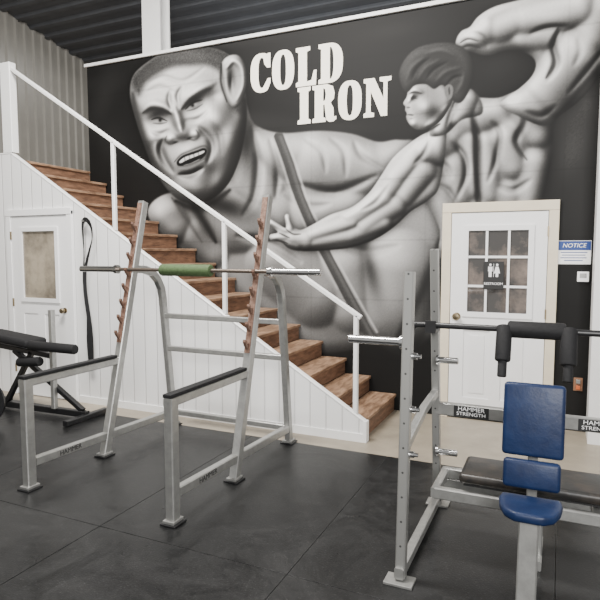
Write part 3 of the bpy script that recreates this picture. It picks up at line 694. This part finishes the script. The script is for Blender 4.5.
bs_=thing("utility_bench","navy blue vinyl upright bench on a silver square post","bench",(-.08,2.6,0))
rot=Matrix.Rotation(math.radians(-8),4,'X')
cushion("backrest",-.22,.045,2.745,2.795,.665,1.0,M_blue,bs_,.018,3,rot,(-.08,2.77,.66))
cushion("lumbar_pad",-.21,.035,2.705,2.755,.525,.655,M_blue,bs_,.018,3,rot,(-.08,2.74,.52))
cx=-.085
out=[(-.125,.14),(.125,.14),(.132,.09),(.125,.03),(.10,-.04),(.06,-.075),(-.06,-.075),(-.10,-.04),(-.125,.03),(-.132,.09)]
n=len(out); V=[(cx+x,2.57+y,.462) for x,y in out]+[(cx+x,2.57+y,.506) for x,y in out]
F=[tuple(range(n)),tuple(range(n,2*n))]+[(i,(i+1)%n,n+(i+1)%n,n+i) for i in range(n)]
o=mk("seat",V,F,M_blue,bs_,True); b=o.modifiers.new("bevel",'BEVEL'); b.width=.015; b.segments=3; b.limit_method='ANGLE'
tube("front_leg",[(cx,2.56,.455),(cx,2.50,.03)],.08,.06,M_silver,bs_)
tube("frame_rail",[(cx,2.58,.40),(cx,2.80,.42)],.05,.05,M_silver,bs_)
tube("back_support",[(cx,2.80,.40),(cx,2.845,.95)],.045,.04,M_silver,bs_)
tube("rear_leg",[(cx-.02,2.80,.42),(cx-.02,2.80,.03)],.05,.05,M_silver,bs_)
tube("foot_bar",[(cx,2.46,.026),(cx,2.86,.026)],.07,.05,M_silver,bs_)

# ------------------------------------------------------------ black leg bench by the wall
lb=thing("exercise_bench","black adjustable exercise bench with foam rollers and silver post","exercise bench",(-4.6,4.0,0))
tube("base_tube",[(-5.4,4.0,.05),(-4.1,4.05,.05)],.06,.06,M_black,lb,(0,1,0))
tube("cross_foot",[(-4.1,3.78,.03),(-4.1,4.3,.03)],.06,.05,M_black,lb)
tube("cross_foot",[(-5.4,3.75,.03),(-5.4,4.25,.03)],.06,.05,M_black,lb)
tube("diagonal_leg",[(-5.0,4.0,.62),(-4.15,4.05,.08)],.05,.05,M_black,lb,(0,1,0))
tube("diagonal_leg",[(-4.75,4.0,.62),(-5.15,4.0,.06)],.05,.05,M_black,lb,(0,1,0))
tube("frame_tube",[(-5.25,4.0,.66),(-4.5,4.0,.60)],.05,.05,M_black,lb,(0,1,0))
cushion("seat_pad",-5.35,-4.68,3.87,4.13,.70,.78,M_rubber,lb,.03,4,Matrix.Rotation(math.radians(5),4,'Y'),(-5,4,.74))
tube("roller_post",[(-4.47,4.0,.08),(-4.47,4.0,1.05)],.05,.05,M_silver,lb)
lathe("foam_roller",(-4.70,3.93,.70),(1,0,0),foam(.60,.047),M_rubber,lb)
lathe("foam_roller",(-4.86,3.93,.52),(1,0,.1),foam(.30,.045),M_rubber,lb)
wp=thing("weight_plate","round black cast iron weight plate standing beside the bench","weight plate",(-4.78,3.5,0))
lathe("disc",(-4.84,3.5,.225),(.4147,-.91,0),[(0,.03),(0,.07),(.008,.07),(.01,.15),(.01,.19),(.0,.2),(.0,.222),(.03,.224),(.03,.03)],M_black,wp,48)

rb=thing("resistance_band","twisted black rubber resistance band looped over a wall peg","resistance band",(-4.47,YS-.03,1.9))
lathe("peg",(-4.50,YS,1.93),(0,-1,0),[(0,.02),(.006,.02),(.008,.008),(.09,.008),(.095,.012)],M_silver2,rb)
loop=[(-4.50,1.945),(-4.525,1.93),(-4.54,1.85),(-4.53,1.6),(-4.545,1.3),(-4.50,1.0),(-4.505,.7),(-4.485,.45),(-4.462,.42),(-4.45,.46),(-4.455,.8),(-4.51,1.2),(-4.50,1.42),(-4.445,1.60),(-4.395,1.74),(-4.40,1.86),(-4.45,1.935)]
lp=cr(loop,True,4); L_n=len(lp)
pts=[(x,YS-.05-(.02 if i>L_n//2 else 0),z) for i,(x,z) in enumerate(lp)]
V=[];F=[];NP=len(pts)
for i in range(NP):
    p=Vector(pts[i]); t=(Vector(pts[(i+1)%NP])-Vector(pts[i-1])).normalized()
    ang=2*math.pi*i/NP                      # one full twist round the loop
    s0=Vector((0,1,0)); b0=s0.cross(t).normalized()
    sd=b0*math.cos(ang)+s0*math.sin(ang)*.55; nn=t.cross(sd).normalized()
    for a_,c_2 in ((-.024,-.004),(.024,-.004),(.024,.004),(-.024,.004)): V.append(p+sd*a_+nn*c_2)
for i in range(NP):
    j=(i+1)%NP
    for k in range(4): F.append((i*4+k,i*4+(k+1)%4,j*4+(k+1)%4,j*4+k))
mk("band",V,F,M_rubber,rb)

# ------------------------------------------------------------ camera
cam=bpy.data.cameras.new("camera"); cam.sensor_width=36; cam.lens=34.2
co=bpy.data.objects.new("camera",cam); COL.objects.link(co)
fwd=Vector((-sn*cp,ct*cp,-sp)); co.location=(0,0,1.6)
co.rotation_euler=fwd.to_track_quat('-Z','Y').to_euler()
bpy.context.scene.camera=co

# ------------------------------------------------------------ lights
w=bpy.data.worlds.new("world"); bpy.context.scene.world=w; w.use_nodes=True
w.node_tree.nodes["Background"].inputs[0].default_value=(1,.99,.97,1); w.node_tree.nodes["Background"].inputs[1].default_value=.65
def area(name,loc,target,sx,sy,p,col=(1,1,1)):
    l=bpy.data.lights.new(name,'AREA'); l.shape='RECTANGLE'; l.size=sx; l.size_y=sy; l.energy=p; l.color=col
    o=bpy.data.objects.new(name,l); COL.objects.link(o); o.location=loc
    o.rotation_euler=(Vector(target)-Vector(loc)).to_track_quat('-Z','Y').to_euler()
area("ceiling_light",(-2.8,2.6,5.3),(-2.8,3.6,0),2.6,.8,680,(1,.965,.92))
area("window_light",(1.5,-2.2,3.2),(-2.5,5,1.5),2.2,1.8,520,(1,.985,.96))
area("loft_fill",(-6.2,6.8,4.6),(-6.6,6,2),1,1,12)  # added fill for the loft corner, not a real fixture
area("loft_ceiling_fill",(-3.0,6.9,3.6),(-3.0,7.1,5),4,1,24)  # added fill aimed upward to lighten the ceiling, no fixture there
